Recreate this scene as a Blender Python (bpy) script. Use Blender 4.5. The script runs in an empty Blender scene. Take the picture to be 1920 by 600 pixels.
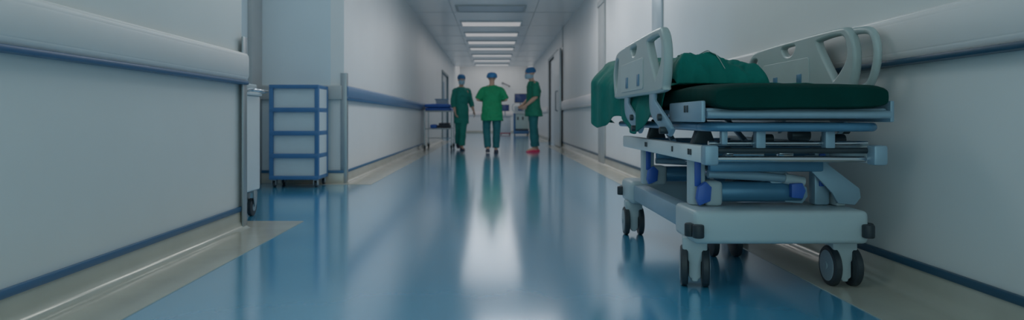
import bpy, bmesh, math, random
from math import sin, cos, pi, sqrt, radians
from mathutils import Vector, Matrix, noise

random.seed(4)
S = bpy.context.scene
COL = S.collection

# ------------------------------------------------------------------ materials
def mat(name, col, rough=0.5, metal=0.0, spec=0.5, coat=0.0, emit=None, estr=0.0, noise_amt=0.0,
        coat_ior=1.5, noise_scale=6.0, bump=0.0, bump_scale=40.0, stretch=(1, 1, 1), coat_rough=0.1, sheen=0.0):
    m = bpy.data.materials.new(name)
    m.use_nodes = True
    nt = m.node_tree
    b = nt.nodes['Principled BSDF']
    b.inputs['Base Color'].default_value = (*col, 1)
    b.inputs['Roughness'].default_value = rough
    b.inputs['Metallic'].default_value = metal
    b.inputs['Specular IOR Level'].default_value = spec
    b.inputs['Coat Weight'].default_value = coat
    b.inputs['Coat Roughness'].default_value = coat_rough
    b.inputs['Coat IOR'].default_value = coat_ior
    b.inputs['Sheen Weight'].default_value = sheen
    if emit:
        b.inputs['Emission Color'].default_value = (*emit, 1)
        b.inputs['Emission Strength'].default_value = estr
    if noise_amt or bump:
        tc = nt.nodes.new('ShaderNodeTexCoord')
        mp = nt.nodes.new('ShaderNodeMapping')
        mp.inputs['Scale'].default_value = stretch
        nt.links.new(tc.outputs['Object'], mp.inputs['Vector'])
    if noise_amt:
        nz = nt.nodes.new('ShaderNodeTexNoise')
        nz.inputs['Scale'].default_value = noise_scale
        nz.inputs['Detail'].default_value = 4
        nt.links.new(mp.outputs['Vector'], nz.inputs['Vector'])
        rp = nt.nodes.new('ShaderNodeValToRGB')
        rp.color_ramp.elements[0].position = 0.3
        rp.color_ramp.elements[1].position = 0.7
        rp.color_ramp.elements[0].color = (*[c * (1 - noise_amt) for c in col], 1)
        rp.color_ramp.elements[1].color = (*[min(1, c * (1 + noise_amt)) for c in col], 1)
        nt.links.new(nz.outputs['Fac'], rp.inputs['Fac'])
        nt.links.new(rp.outputs['Color'], b.inputs['Base Color'])
    if bump:
        n2 = nt.nodes.new('ShaderNodeTexNoise')
        n2.inputs['Scale'].default_value = bump_scale
        n2.inputs['Detail'].default_value = 3
        nt.links.new(mp.outputs['Vector'], n2.inputs['Vector'])
        bp = nt.nodes.new('ShaderNodeBump')
        bp.inputs['Strength'].default_value = bump
        bp.inputs['Distance'].default_value = 0.02
        nt.links.new(n2.outputs['Fac'], bp.inputs['Height'])
        nt.links.new(bp.outputs['Normal'], b.inputs['Normal'])
    return m

M = {}
M['wall'] = mat('wall_paint', (0.77, 0.775, 0.775), 0.42, noise_amt=0.02, noise_scale=1.5)
M['alcove'] = mat('alcove_paint', (0.66, 0.74, 0.78), 0.45, noise_amt=0.02, noise_scale=1.5)
M['ceiling'] = mat('ceiling_panel_enamel', (0.90, 0.89, 0.89), 0.3, coat=1.0, coat_ior=2.1, coat_rough=0.25, noise_amt=0.02, noise_scale=2)
M['floor'] = mat('blue_vinyl', (0.05, 0.38, 0.63), 0.15, spec=1.0, coat=1.0, coat_ior=2.5, noise_amt=0.07, noise_scale=3,
                 stretch=(1, .35, 1), bump=0.05, bump_scale=5, coat_rough=0.14)
M['border'] = mat('beige_vinyl', (0.50, 0.49, 0.43), 0.22, spec=0.6, coat=0.3, noise_amt=0.06, noise_scale=4)
M['bluestrip'] = mat('blue_strip', (0.025, 0.13, 0.27), 0.35)
M['darkstrip'] = mat('dark_strip', (0.02, 0.075, 0.13), 0.35)
M['bumper'] = mat('bumper_vinyl', (0.86, 0.80, 0.79), 0.32, noise_amt=0.02, noise_scale=2)
M['bluebumper'] = mat('blue_bumper_vinyl', (0.13, 0.25, 0.42), 0.3, noise_amt=0.05, noise_scale=2)
M['steel'] = mat('brushed_steel', (0.36, 0.41, 0.44), 0.38, metal=0.7, noise_amt=0.08, noise_scale=20, stretch=(1, 1, .05))
M['greypost'] = mat('grey_post_paint', (0.42, 0.45, 0.46), 0.45, noise_amt=0.03)
M['chrome'] = mat('chrome_tube', (0.55, 0.60, 0.64), 0.18, metal=0.95)
M['door'] = mat('door_panel_paint', (0.60, 0.64, 0.66), 0.4, noise_amt=0.02)
M['doordark'] = mat('dark_door_steel', (0.10, 0.17, 0.21), 0.35, metal=0.3)
M['blueframe'] = mat('blue_powder_coat', (0.045, 0.17, 0.36), 0.4, noise_amt=0.05)
M['whiteplastic'] = mat('white_plastic', (0.72, 0.76, 0.78), 0.35, noise_amt=0.02)
M['bedcover'] = mat('bed_cover_plastic', (0.44, 0.53, 0.57), 0.35, noise_amt=0.02)
M['rackpanel'] = mat('rack_panel', (0.58, 0.66, 0.70), 0.4, noise_amt=0.02)
M['palegrey'] = mat('pale_grey_plastic', (0.44, 0.52, 0.56), 0.35, noise_amt=0.03)
M['rail'] = mat('rail_plastic', (0.42, 0.49, 0.49), 0.32, noise_amt=0.03, noise_scale=5)
M['railin'] = mat('rail_inset_plastic', (0.48, 0.54, 0.54), 0.4, noise_amt=0.03, noise_scale=5)
M['bedmetal'] = mat('bed_frame_paint', (0.27, 0.40, 0.50), 0.3, metal=0.15, noise_amt=0.05)
M['bedblue'] = mat('bed_blue_steel', (0.08, 0.23, 0.37), 0.32, metal=0.2, noise_amt=0.06)
M['accent'] = mat('cobalt_plastic', (0.03, 0.12, 0.48), 0.35)
M['rubber'] = mat('black_rubber', (0.02, 0.03, 0.04), 0.5)
M['hub'] = mat('grey_hub', (0.28, 0.35, 0.40), 0.4)
M['darkmech'] = mat('dark_mechanism', (0.03, 0.045, 0.055), 0.4, metal=0.3)
M['sheet'] = mat('green_sheet', (0.003, 0.165, 0.138), 0.7, noise_amt=0.12, noise_scale=9, bump=0.25, bump_scale=18, spec=0.15)
M['mattress'] = mat('dark_green_mattress', (0.001, 0.040, 0.034), 0.8, spec=0.1, noise_amt=0.12, noise_scale=6, bump=0.2, bump_scale=12)
M['strap'] = mat('white_strap', (0.7, 0.72, 0.72), 0.5)
M['bluepad'] = mat('blue_pad', (0.02, 0.13, 0.50), 0.45, noise_amt=0.06)
M['blackbundle'] = mat('black_bundle', (0.02, 0.03, 0.05), 0.6, noise_amt=0.2, noise_scale=20)
M['screen'] = mat('dark_blue_screen', (0.01, 0.03, 0.10), 0.2, emit=(0.06, 0.12, 0.35), estr=0.10)
M['bezel'] = mat('black_bezel', (0.02, 0.03, 0.05), 0.4)
M['machine'] = mat('pale_green_housing', (0.50, 0.62, 0.60), 0.4, noise_amt=0.02)
M['red'] = mat('red_plastic', (0.55, 0.06, 0.12), 0.45)
M['diffuser'] = mat('lamp_diffuser', (0.3, 0.3, 0.3), 0.5, emit=(1.0, 0.965, 0.955), estr=0.34)
M['lampoff'] = mat('unlit_diffuser', (0.55, 0.60, 0.66), 0.3)
M['skin'] = mat('skin', (0.62, 0.38, 0.28), 0.5, noise_amt=0.05)
M['scrub_green'] = mat('scrub_green', (0.004, 0.30, 0.125), 0.75, noise_amt=0.1, noise_scale=8, bump=0.3, bump_scale=10)
M['scrub_teal'] = mat('scrub_teal', (0.006, 0.22, 0.175), 0.75, noise_amt=0.1, noise_scale=8, bump=0.3, bump_scale=10)
M['scrub_dark'] = mat('scrub_dark_green', (0.004, 0.20, 0.125), 0.75, noise_amt=0.1, noise_scale=8, bump=0.3, bump_scale=10)
M['trouser'] = mat('teal_trousers', (0.008, 0.15, 0.17), 0.75, noise_amt=0.1, noise_scale=8, bump=0.3, bump_scale=10)
M['cap'] = mat('cap_blue', (0.04, 0.23, 0.50), 0.7, noise_amt=0.1, noise_scale=15)
M['capdark'] = mat('cap_deep_blue', (0.02, 0.16, 0.36), 0.7, noise_amt=0.1, noise_scale=15)
M['mask'] = mat('mask_pale_blue', (0.36, 0.54, 0.66), 0.7)
M['shoe'] = mat('dark_shoe', (0.02, 0.03, 0.06), 0.45)
M['pinkshoe'] = mat('pink_clog', (0.75, 0.06, 0.16), 0.4)
M['eye'] = mat('eye_dark', (0.03, 0.02, 0.02), 0.2)

# ------------------------------------------------------------------ mesh helpers
class MB:
    def __init__(s):
        s.bm = bmesh.new()
    def _merge(s, b2, mtx=None):
        if mtx is not None:
            b2.transform(mtx)
        me = bpy.data.meshes.new('tmp'); b2.to_mesh(me); b2.free()
        s.bm.from_mesh(me); bpy.data.meshes.remove(me)
        return s
    def box(s, x0, x1, y0, y1, z0, z1, bev=0.0, seg=2, rot=None, mtx=None):
        b = bmesh.new()
        bmesh.ops.create_cube(b, size=1)
        c = Vector(((x0 + x1) / 2, (y0 + y1) / 2, (z0 + z1) / 2))
        bmesh.ops.scale(b, vec=(abs(x1 - x0), abs(y1 - y0), abs(z1 - z0)), verts=b.verts)
        if bev > 0:
            bev = min(bev, 0.49 * min(abs(x1 - x0), abs(y1 - y0), abs(z1 - z0)))
            bmesh.ops.bevel(b, geom=b.edges[:], offset=bev, segments=seg, profile=0.5, affect='EDGES')
        t = Matrix.Translation(c)
        if rot:
            t = t @ Matrix.Rotation(rot[0], 4, rot[1])
        if mtx is not None:
            t = mtx @ t
        return s._merge(b, t)
    def loft(s, rings, seg=20, caps=True, power=2.0):
        """rings: (centre, ax, ay, u, v) ellipse or superellipse rings, u/v unit vectors"""
        b = s.bm; loops = []
        for (c, ax, ay, u, v) in rings:
            lp = []
            for k in range(seg):
                a = 2 * pi * k / seg
                cu, sv = cos(a), sin(a)
                if power != 2.0:
                    cu = math.copysign(abs(cu) ** (2 / power), cu); sv = math.copysign(abs(sv) ** (2 / power), sv)
                lp.append(b.verts.new(Vector(c) + Vector(u) * ax * cu + Vector(v) * ay * sv))
            loops.append(lp)
        for A, B in zip(loops, loops[1:]):
            for k in range(seg):
                b.faces.new((A[k], A[(k + 1) % seg], B[(k + 1) % seg], B[k]))
        if caps:
            b.faces.new(list(reversed(loops[0]))); b.faces.new(loops[-1])
        return s
    def rings_z(s, rings, seg=20, power=2.0):
        return s.loft([(c, ax, ay, (1, 0, 0), (0, 1, 0)) for (c, ax, ay) in rings], seg, True, power)
    def tube(s, pts, r, seg=12, closed=False):
        pts = [Vector(p) for p in pts]
        rr = r if isinstance(r, (list, tuple)) else [r] * len(pts)
        rings = []; u = None
        n = len(pts)
        for i, p in enumerate(pts):
            if i == 0: t = pts[1] - p
            elif i == n - 1: t = p - pts[i - 1]
            else: t = (p - pts[i - 1]).normalized() + (pts[i + 1] - p).normalized()
            t.normalize()
            if u is None:
                a = Vector((0, 0, 1)) if abs(t.z) < 0.9 else Vector((1, 0, 0))
                u = t.cross(a).normalized()
            else:
                u = (u - t * u.dot(t)).normalized()
            v = t.cross(u).normalized()
            rings.append((p, rr[i], rr[i], u, v))
        return s.loft(rings, seg)
    def cyl(s, p0, p1, r0, r1=None, seg=20, bev=0.0):
        r1 = r0 if r1 is None else r1
        p0, p1 = Vector(p0), Vector(p1)
        if bev > 0:
            d = (p1 - p0).normalized()
            return s.tube([p0, p0 + d * bev * .3, p0 + d * bev, p1 - d * bev, p1 - d * bev * .3, p1],
                          [r0 - bev, r0 - bev * .3, r0, r1, r1 - bev * .3, r1 - bev], seg)
        return s.tube([p0, p1], [r0, r1], seg)
    def ell(s, c, rx, ry, rz, seg=16, mtx=None):
        b = bmesh.new()
        bmesh.ops.create_uvsphere(b, u_segments=seg, v_segments=max(8, seg // 2 + 2), radius=1)
        bmesh.ops.scale(b, vec=(rx, ry, rz), verts=b.verts)
        t = Matrix.Translation(Vector(c))
        if mtx is not None: t = t @ mtx
        return s._merge(b, t)
    def prism(s, outline, thick, mtx, bev=0.0):
        """outline: list of (a,b) polygon extruded along local z by thick, centred"""
        b = bmesh.new()
        vs = [b.verts.new((p[0], p[1], -thick / 2)) for p in outline]
        f = b.faces.new(vs)
        r = bmesh.ops.extrude_face_region(b, geom=[f])
        bmesh.ops.translate(b, vec=(0, 0, thick), verts=[e for e in r['geom'] if isinstance(e, bmesh.types.BMVert)])
        bmesh.ops.recalc_face_normals(b, faces=b.faces)
        if bev > 0:
            ed = [e for e in b.edges if len(e.link_faces) == 2 and e.calc_face_angle(0) > 1.0]
            bmesh.ops.bevel(b, geom=ed, offset=bev, segments=2, profile=0.5, affect='EDGES')
        return s._merge(b, mtx)
    def build(s, name, m, parent=None, smooth=True, mods=()):
        bmesh.ops.recalc_face_normals(s.bm, faces=s.bm.faces)
        me = bpy.data.meshes.new(name)
        s.bm.to_mesh(me); s.bm.free()
        me.materials.append(m)
        if smooth:
            for p in me.polygons: p.use_smooth = True
            try: me.set_sharp_from_angle(angle=radians(38))
            except Exception: pass
        o = bpy.data.objects.new(name, me); COL.objects.link(o)
        if parent is not None: o.parent = parent
        for k, kw in mods:
            md = o.modifiers.new(k.lower(), k)
            for a, v in kw.items(): setattr(md, a, v)
        return o

def split_build(mb, name, m, parent=None):
    """one object per separate piece"""
    bm = mb.bm; seen = set(); out = []
    bm.verts.ensure_lookup_table(); bm.verts.index_update()
    for v0 in bm.verts:
        if v0.index in seen: continue
        st, isl = [v0], []
        seen.add(v0.index)
        while st:
            v = st.pop(); isl.append(v)
            for e in v.link_edges:
                o = e.other_vert(v)
                if o.index not in seen: seen.add(o.index); st.append(o)
        p = MB(); mp = {v: p.bm.verts.new(v.co) for v in isl}
        fs = {f for v in isl for f in v.link_faces}
        for f in sorted(fs, key=lambda f: f.index): p.bm.faces.new([mp[v] for v in f.verts])
        out.append(p.build(name, m, parent))
    bm.free()
    return out
def empty(name, loc=(0, 0, 0), rz=0.0, label=None, cat=None, group=None):
    o = bpy.data.objects.new(name, None); COL.objects.link(o)
    o.location = loc; o.rotation_euler = (0, 0, rz); o.empty_display_size = 0.1
    if label: o['label'] = label
    if cat: o['category'] = cat
    if group: o['group'] = group
    return o
def tag(o, label, cat, group=None):
    o['label'] = label; o['category'] = cat
    if group: o['group'] = group
    return o
def struct(name, mb, m, parent=None, smooth=True):
    o = mb.build(name, m, parent, smooth)
    if parent is None: o['kind'] = 'structure'
    return o
def curve_plate(name, outer, holes, thick, bev, mtx, m, parent=None):
    """flat plate with holes from closed poly outlines, rounded rim; local xy -> mtx"""
    cu = bpy.data.curves.new('tmpc', 'CURVE'); cu.dimensions = '2D'; cu.fill_mode = 'BOTH'
    for pl in [outer] + holes:
        sp = cu.splines.new('POLY'); sp.points.add(len(pl) - 1)
        for q, p in zip(sp.points, pl): q.co = (p[0], p[1], 0, 1)
        sp.use_cyclic_u = True
    cu.extrude = max(0.0005, thick / 2 - bev); cu.bevel_depth = bev; cu.bevel_resolution = 3; cu.offset = -bev
    ob = bpy.data.objects.new('tmpc', cu); COL.objects.link(ob)
    dg = bpy.context.evaluated_depsgraph_get()
    me = bpy.data.meshes.new_from_object(ob.evaluated_get(dg))
    bpy.data.objects.remove(ob); bpy.data.curves.remove(cu)
    me.transform(mtx); me.name = name
    me.materials.clear(); me.materials.append(m)
    for p in me.polygons: p.use_smooth = True
    try: me.set_sharp_from_angle(angle=radians(40))
    except Exception: pass
    o = bpy.data.objects.new(name, me); COL.objects.link(o)
    if parent is not None: o.parent = parent
    return o
def smooth_poly(pts, n=6, closed=True):
    """Catmull-Rom through points"""
    P = [Vector((p[0], p[1], p[2] if len(p) > 2 else 0)) for p in pts]; N = len(P); out = []
    for i in range(N if closed else N - 1):
        if closed: p0, p1, p2, p3 = P[i - 1], P[i], P[(i + 1) % N], P[(i + 2) % N]
        else: p0, p1, p2, p3 = P[max(i - 1, 0)], P[i], P[i + 1], P[min(i + 2, N - 1)]
        for k in range(n):
            t = k / n
            out.append(0.5 * ((2 * p1) + (-p0 + p2) * t + (2 * p0 - 5 * p1 + 4 * p2 - p3) * t * t + (-p0 + 3 * p1 - 3 * p2 + p3) * t ** 3))
    if not closed: out.append(P[-1])
    return out
def rrect(x0, x1, y0, y1, r, n=6):
    out = []
    for cx, cy, a0 in ((x1 - r, y1 - r, 0), (x0 + r, y1 - r, 90), (x0 + r, y0 + r, 180), (x1 - r, y0 + r, 270)):
        for k in range(n + 1):
            a = radians(a0 + 90 * k / n); out.append((cx + r * cos(a), cy + r * sin(a)))
    return out

# ------------------------------------------------------------------ setting
XL, XR, ZC = -1.68, 1.74, 3.0
YA0, YA1, XA = 4.27, 7.2, -2.65        # alcove on the left
YB = 32.4                              # back wall
YC = 27.9                              # low ceiling ends, taller hall beyond
Y0 = -2.6
struct('floor', MB().box(-4.2, 4.2, Y0, YB + .3, -.12, 0), M['floor'])
# walls
struct('wall_left', MB().box(XL - .15, XL, Y0, YA0, 0, 3.7).box(XA, XL - .15, YA0 - .12, YA0, 0, 3.7), M['wall'])
struct('wall_alcove', MB().box(XA - .15, XA, YA0 - .12, YA1 + .15, 0, 3.7).box(XA, XL - .15, YA1, YA1 + .15, 0, 3.7), M['alcove'])
w = MB(); w.box(XL - .15, XL, YA1, 20.9, 0, 3.7).box(XL - .15, XL, 23.6, YB, 0, 3.7).box(XL - .15, XL, 20.9, 23.6, 2.28, 3.7)
struct('wall_left_far', w, M['wall'])
w = MB(); w.box(XR, XR + .15, Y0, 17.2, 0, 3.7).box(XR, XR + .15, 19.9, YB, 0, 3.7).box(XR, XR + .15, 17.2, 19.9, 2.5, 3.7)
struct('wall_right', w, M['wall'])
struct('wall_back', MB().box(-4.2, 4.2, YB, YB + .15, 0, 3.7), M['wall'])
# ceiling with shallow panel joints; a taller ceiling over the hall at the end
c = MB().box(XA - .15, XR + .15, Y0, YC, ZC, ZC + .1)
struct('ceiling', c, M['ceiling'])
struct('ceiling_hall', MB().box(XL - .15, XR + .15, YC, YB, 3.62, 3.7).box(XL, XR, YC, YC + .05, ZC + .1, 3.62), M['ceiling'])
jt = MB()
for x in (XL + .82, XR - .86): jt.box(x - .006, x + .006, Y0, YC, ZC - .003, ZC + .002)
yy = 2.0
while yy < YC:
    jt.box(XL, XR, yy - .005, yy + .005, ZC - .003, ZC + .002); yy += 1.95
struct('ceiling_trim', jt, M['greypost'])

# beige floor border + cove skirting (one strip per wall run)
def cove(pts_y, xw, sx, name):
    """coved beige skirting along y: flat border on floor, curve, vertical to z=.10"""
    y0, y1 = pts_y
    prof = [(0.335, 0.0), (0.335, 0.003), (0.07, 0.003)]
    for k in range(1, 9):
        a = pi / 2 * k / 8
        prof.append((0.07 - 0.055 * sin(a), 0.003 + 0.055 * (1 - cos(a))))
    prof += [(0.012, 0.118), (0.0, 0.118), (0.0, 0.0)]
    b = MB(); bm = b.bm
    A = [bm.verts.new((xw + sx * p[0], y0, p[1])) for p in prof]
    B = [bm.verts.new((xw + sx * p[0], y1, p[1])) for p in prof]
    n = len(prof)
    for k in range(n): bm.faces.new((A[k], A[(k + 1) % n], B[(k + 1) % n], B[k]))
    bm.faces.new(A); bm.faces.new(list(reversed(B)))
    return struct(name, b, M['border'])
cove((Y0, YA0), XL, 1, 'baseboard_left')
cove((YA1, 20.9), XL, 1, 'baseboard_left_far')
cove((Y0, 17.2), XR, -1, 'baseboard_right')
cove((19.9, YB), XR, -1, 'baseboard_right_far')
struct('floor_border', MB().box(XL - .1, XL + .335, YA0, YA0 + .27, 0, .003), M['border'])
struct('floor_border_far', MB().box(XL - .5, XL + .335, YA1 - .16, YA1, 0, .003), M['border'])
b = MB().box(XA, XL - .0, YA1 - .02, YA1, 0, .118, .004).box(XA, XA + .02, YA0, YA1, 0, .118, .004)
struct('baseboard_alcove', b, M['border'])
struct('baseboard_back', MB().box(XL, XR, YB - .02, YB, 0, .1, .004), M['border'])
# blue strip along the skirting's top
def strip(name, x0, x1, y0, y1, z0, z1, m): return struct(name, MB().box(x0, x1, y0, y1, z0, z1, .006), m)
strip('trim_1', XL - .001, XL + .022, Y0, YA0, .116, .148, M['bluestrip'])
strip('trim_2', XR - .022, XR + .001, Y0, 17.2, .116, .148, M['darkstrip'])
struct('trim_3', MB().box(XA, XL, YA1 - .026, YA1, .116, .148, .005), M['bluestrip'])
strip('trim_4', XL - .001, XL + .02, YA1, 15.5, .116, .142, M['bluestrip'])

# wall bumper boards
def bumper(name, xw, sx, y0, y1, z0, z1, m, m2, dep=0.05):
    pr = [(0, z0), (dep * .55, z0), (dep, z0 + .03), (dep, z1 - .035), (dep * .9, z1 - .012), (dep * .6, z1), (0, z1)]
    b = MB(); bm = b.bm
    A = [bm.verts.new((xw + sx * p[0], y0, p[1])) for p in pr]; B = [bm.verts.new((xw + sx * p[0], y1, p[1])) for p in pr]
    n = len(pr)
    for k in range(n): bm.faces.new((A[k], A[(k + 1) % n], B[(k + 1) % n], B[k]))
    bm.faces.new(A); bm.faces.new(list(reversed(B)))
    bmesh.ops.bevel(bm, geom=[e for e in bm.edges if abs(e.verts[0].co.y - e.verts[1].co.y) > 1], offset=.006, segments=3, affect='EDGES')
    o = struct(name, b, m)
    struct(name + '_lip', MB().box(min(xw, xw + sx * dep * 1.05), max(xw, xw + sx * dep * 1.05), y0, y1, z0 - .022, z0 + .004, .008), m2)
    return o
bumper('trim_5', XL, 1, Y0, YA0, .975, 1.165, M['bumper'], M['bluestrip'])
bumper('trim_6', XR, -1, Y0, 6.5, .975, 1.165, M['bumper'], M['darkstrip'])
bumper('trim_7', XR, -1, 10.5, 16.0, .96, 1.16, M['bumper'], M['greypost'])
bumper('trim_8', XL, 1, YA1, 15.5, .955, 1.10, M['bluebumper'], M['bluestrip'])
struct('trim_9', MB().box(XA, XL - .02, YA1 - .045, YA1, .94, 1.10, .012), M['greypost'])
struct('trim_10', MB().box(XL, XR, YB - .05, YB, .88, 1.06, .012), M['bumper'])
struct('trim_11', MB().box(XR - .05, XR, 20.4, YB, .93, 1.08, .012), M['bumper'])
# grey posts on the right wall and in the alcove corner
struct('trim_12', MB().box(XR - .03, XR, 9.9, 10.45, 0, 2.53, .006).box(XR - .045, XR, 9.9, 10.45, 2.53, 2.62, .006), M['greypost'])
struct('trim_13', MB().box(XR - .02, XR, 6.55, 6.95, 1.2, 2.4, .006), M['palegrey'])
struct('trim_14', MB().box(XA, XA + .05, YA1 - .30, YA1 - .0, 0, ZC, .004), M['greypost'])
struct('trim_15', MB().box(XR - .02, XR, 15.93, 16.0, 2.5, ZC, .004), M['greypost'])

# corner guards (stainless)
def guard(loc_x, loc_y, z1, sgn, label):
    b = MB()
    b.box(loc_x, loc_x + .012, min(loc_y, loc_y - sgn * .06), max(loc_y, loc_y - sgn * .06), .0, z1, .003)
    b.box(loc_x - .06, loc_x + .012, min(loc_y, loc_y + sgn * .012), max(loc_y, loc_y + sgn * .012), .0, z1, .003)
    tag(b.build('corner_guard', M['steel']), label, 'corner guard', 'steel corner guards on the wall corners')
guard(XL + .022, YA0, 1.27, 1, 'steel corner guard on the wall corner in front of the white cart')
guard(XL + .022, YA1, 1.24, -1, 'steel corner guard on the wall corner beside the blue-framed rack')

# doors
d = empty('door_1'); d['kind'] = 'structure'
b = MB(); b.box(XR - .03, XR + .12, 17.12, 17.2, 0, 2.58, .004).box(XR - .03, XR + .12, 19.9, 19.98, 0, 2.58, .004)
b.box(XR - .03, XR + .12, 17.2, 19.9, 2.5, 2.58, .004); b.build('door_frame', M['greypost'], d)
MB().box(XR - .036, XR - .03, 17.0, 19.98, 2.51, 2.56, .002).build('door_header', M['doordark'], d)
MB().box(XR + .04, XR + .10, 17.2, 19.9, 0, 2.5).build('door_panel', M['whiteplastic'], d)
b = MB().box(XR - .085, XR - .04, 16.0, 17.5, .03, 2.48, .006); lf = b.build('sliding_leaf', M['door'], d)
b = MB().box(XR - .086, XR - .039, 15.985, 16.005, .02, 2.49, .002).box(XR - .088, XR - .037, 15.985, 17.5, .01, .035, .004); b.build('leaf_edge', M['steel'], lf)
hz = [(XR - .085, 16.45, .92), (XR - .14, 16.45, .94), (XR - .14, 16.45, 1.42), (XR - .085, 16.45, 1.44)]
MB().tube(hz, .016, 10).build('handle', M['doordark'], lf)
d = empty('door_2'); d['kind'] = 'structure'
b = MB(); b.box(XL - .12, XL + .03, 20.86, 20.96, 0, 2.32, .004).box(XL - .12, XL + .03, 23.54, 23.64, 0, 2.32, .004).box(XL - .12, XL + .03, 20.96, 23.54, 2.24, 2.32, .004)
b.build('door_frame', M['doordark'], d)
MB().box(XL - .1, XL - .04, 20.96, 23.54, 0, 2.24).build('door_panel', M['door'], d)
MB().box(XL - .04, XL - .034, 21.9, 22.5, 1.3, 2.0, .001).build('door_glass', M['bedblue'], d)

# ------------------------------------------------------------------ ceiling lights
LY = [15.3, 17.24, 19.05, 20.8, 23.0, 25.0, 27.0]
words = ['largest and nearest', 'second nearest', 'third nearest', 'middle', 'fifth nearest', 'second farthest', 'smallest and farthest']
for k, y in enumerate(LY):
    t = empty('ceiling_light', (-.05, y, ZC), 0, '%s of the lit white panel lights along the corridor ceiling' % words[k], 'ceiling light', 'lit corridor ceiling lights')
    fr = MB()
    for a in ((-.73, .73, -.39, -.355), (-.73, .73, .355, .39), (-.73, -.695, -.355, .355), (.695, .73, -.355, .355)):
        fr.box(*a, -.025, .0, .004)
    fr.build('frame', M['whiteplastic'], t)
    MB().box(-.695, .695, -.355, .355, -.017, -.004, .002).build('diffuser', M['diffuser'], t)
t = empty('ceiling_panel', (-.05, 13.2, ZC), 0, 'unlit recessed panel on the ceiling in front of the lit lights', 'ceiling panel')
fr = MB()
for a in ((-.72, .72, -.39, -.34), (-.72, .72, .34, .39), (-.72, -.67, -.34, .34), (.67, .72, -.34, .34)): fr.box(*a, -.02, 0, .003)
fr.build('frame', M['greypost'], t)
MB().box(-.67, .67, -.34, .34, -.012, 0).build('cover', M['lampoff'], t)

# ------------------------------------------------------------------ hospital bed
BX, BY = 1.2, 2.5
bed = empty('hospital_bed', (BX, BY, 0), 0, 'wheeled hospital bed with green bedding and grey side rails parked by the right wall', 'hospital bed')
L = lambda y: y - BY                    # depth from the camera -> bed local y
# casters ------------------------------------------------
def caster(x, y, yaw=0.0, r=.087, h=.205):
    root = MB()
    # fork housing: wide shoulders narrowing to a stem between two wheels
    out = [(-.052, h + .01), (.052, h + .01), (.052, h - .045), (.026, h - .095), (.026, r - .045), (.014, r - .05), (.014, r - .062),
           (-.014, r - .062), (-.014, r - .05), (-.026, r - .045), (-.026, h - .095), (-.052, h - .045)]
    root.prism(out, .085, Matrix(((1, 0, 0, 0), (0, 0, 1, 0), (0, 1, 0, 0), (0, 0, 0, 1))), .008)
    c = root.build('caster', M['palegrey'], bed)
    c.location = (x, y, 0); c.rotation_euler = (0, 0, yaw)
    for sx in (-1, 1):
        xc = sx * .044
        b = MB()
        b.tube([(xc - .016, 0, r), (xc - .0155, 0, r), (xc - .010, 0, r), (xc + .010, 0, r), (xc + .0155, 0, r), (xc + .016, 0, r)],
               [r * .80, r * .93, r, r, r * .93, r * .80], 32)
        b.build('wheel', M['rubber'], c)
        b = MB(); o_ = .0165 * sx
        b.tube([(xc + o_ * .8, 0, r), (xc + o_ * 1.08, 0, r), (xc + o_ * 1.18, 0, r), (xc + o_ * 1.18, 0, r), (xc + o_ * 1.4, 0, r), (xc + o_ * 1.45, 0, r)],
               [r * .78, r * .76, r * .58, r * .2, r * .18, r * .10], 28)
        b.build('hub', M['hub'], c)
    return c
CY0, CY1 = L(2.80), L(4.03)
for cx in (-.32, .32):
    for cy in (CY0, CY1): caster(cx, cy, radians(-15 if (cx < 0 and cy == CY0) else -4))
# base frame -----------------------------------------------
b = MB(); b.box(-.365, .365, L(2.66), L(2.95), .205, .345, .022, 3)
b.build('end_cover', M['bedcover'], bed)
b = MB(); b.box(-.365, .365, L(3.90), L(4.18), .205, .345, .03, 3)
b.build('end_cover', M['bedcover'], bed)
for sx in (-1, 1):
    for (yy, sg) in ((2.66, -1), (4.18, 1)):
        b = MB(); b.cyl((sx * .352, L(yy) + sg * .012, .235), (sx * .352, L(yy) + sg * .012, .29), .024, None, 18, .006)
        b.cyl((sx * .352 + sx * .02, L(yy) - sg * .03, .235), (sx * .352 + sx * .02, L(yy) - sg * .03, .29), .024, None, 18, .006)
        split_build(b, 'corner_bumper', M['rubber'], bed)
    b = MB(); b.box(sx * .30 - .045, sx * .30 + .045, L(2.9), L(3.95), .225, .325, .016)
    b.build('base_beam', M['bedmetal'], bed)
# fifth wheel
b = MB(); b.box(-.03, .10, L(3.36), L(3.44), .14, .235, .008)
b.tube([(.03, L(3.4), .23), (.03, L(3.4), .13), (.01, L(3.38), .075)], .014, 10)
fw = b.build('centre_wheel', M['darkmech'], bed)
for wx in (-.035, .085):
    MB().tube([(wx - .018, L(3.40), .07), (wx - .014, L(3.40), .07), (wx + .014, L(3.40), .07), (wx + .018, L(3.40), .07)], [.055, .07, .07, .055], 26).build('wheel', M['rubber'], fw)
b = MB(); b.tube([(-.28, L(3.40), .24), (.28, L(3.40), .24)], .02, 12); b.build('centre_axle', M['bedmetal'], bed)
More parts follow.
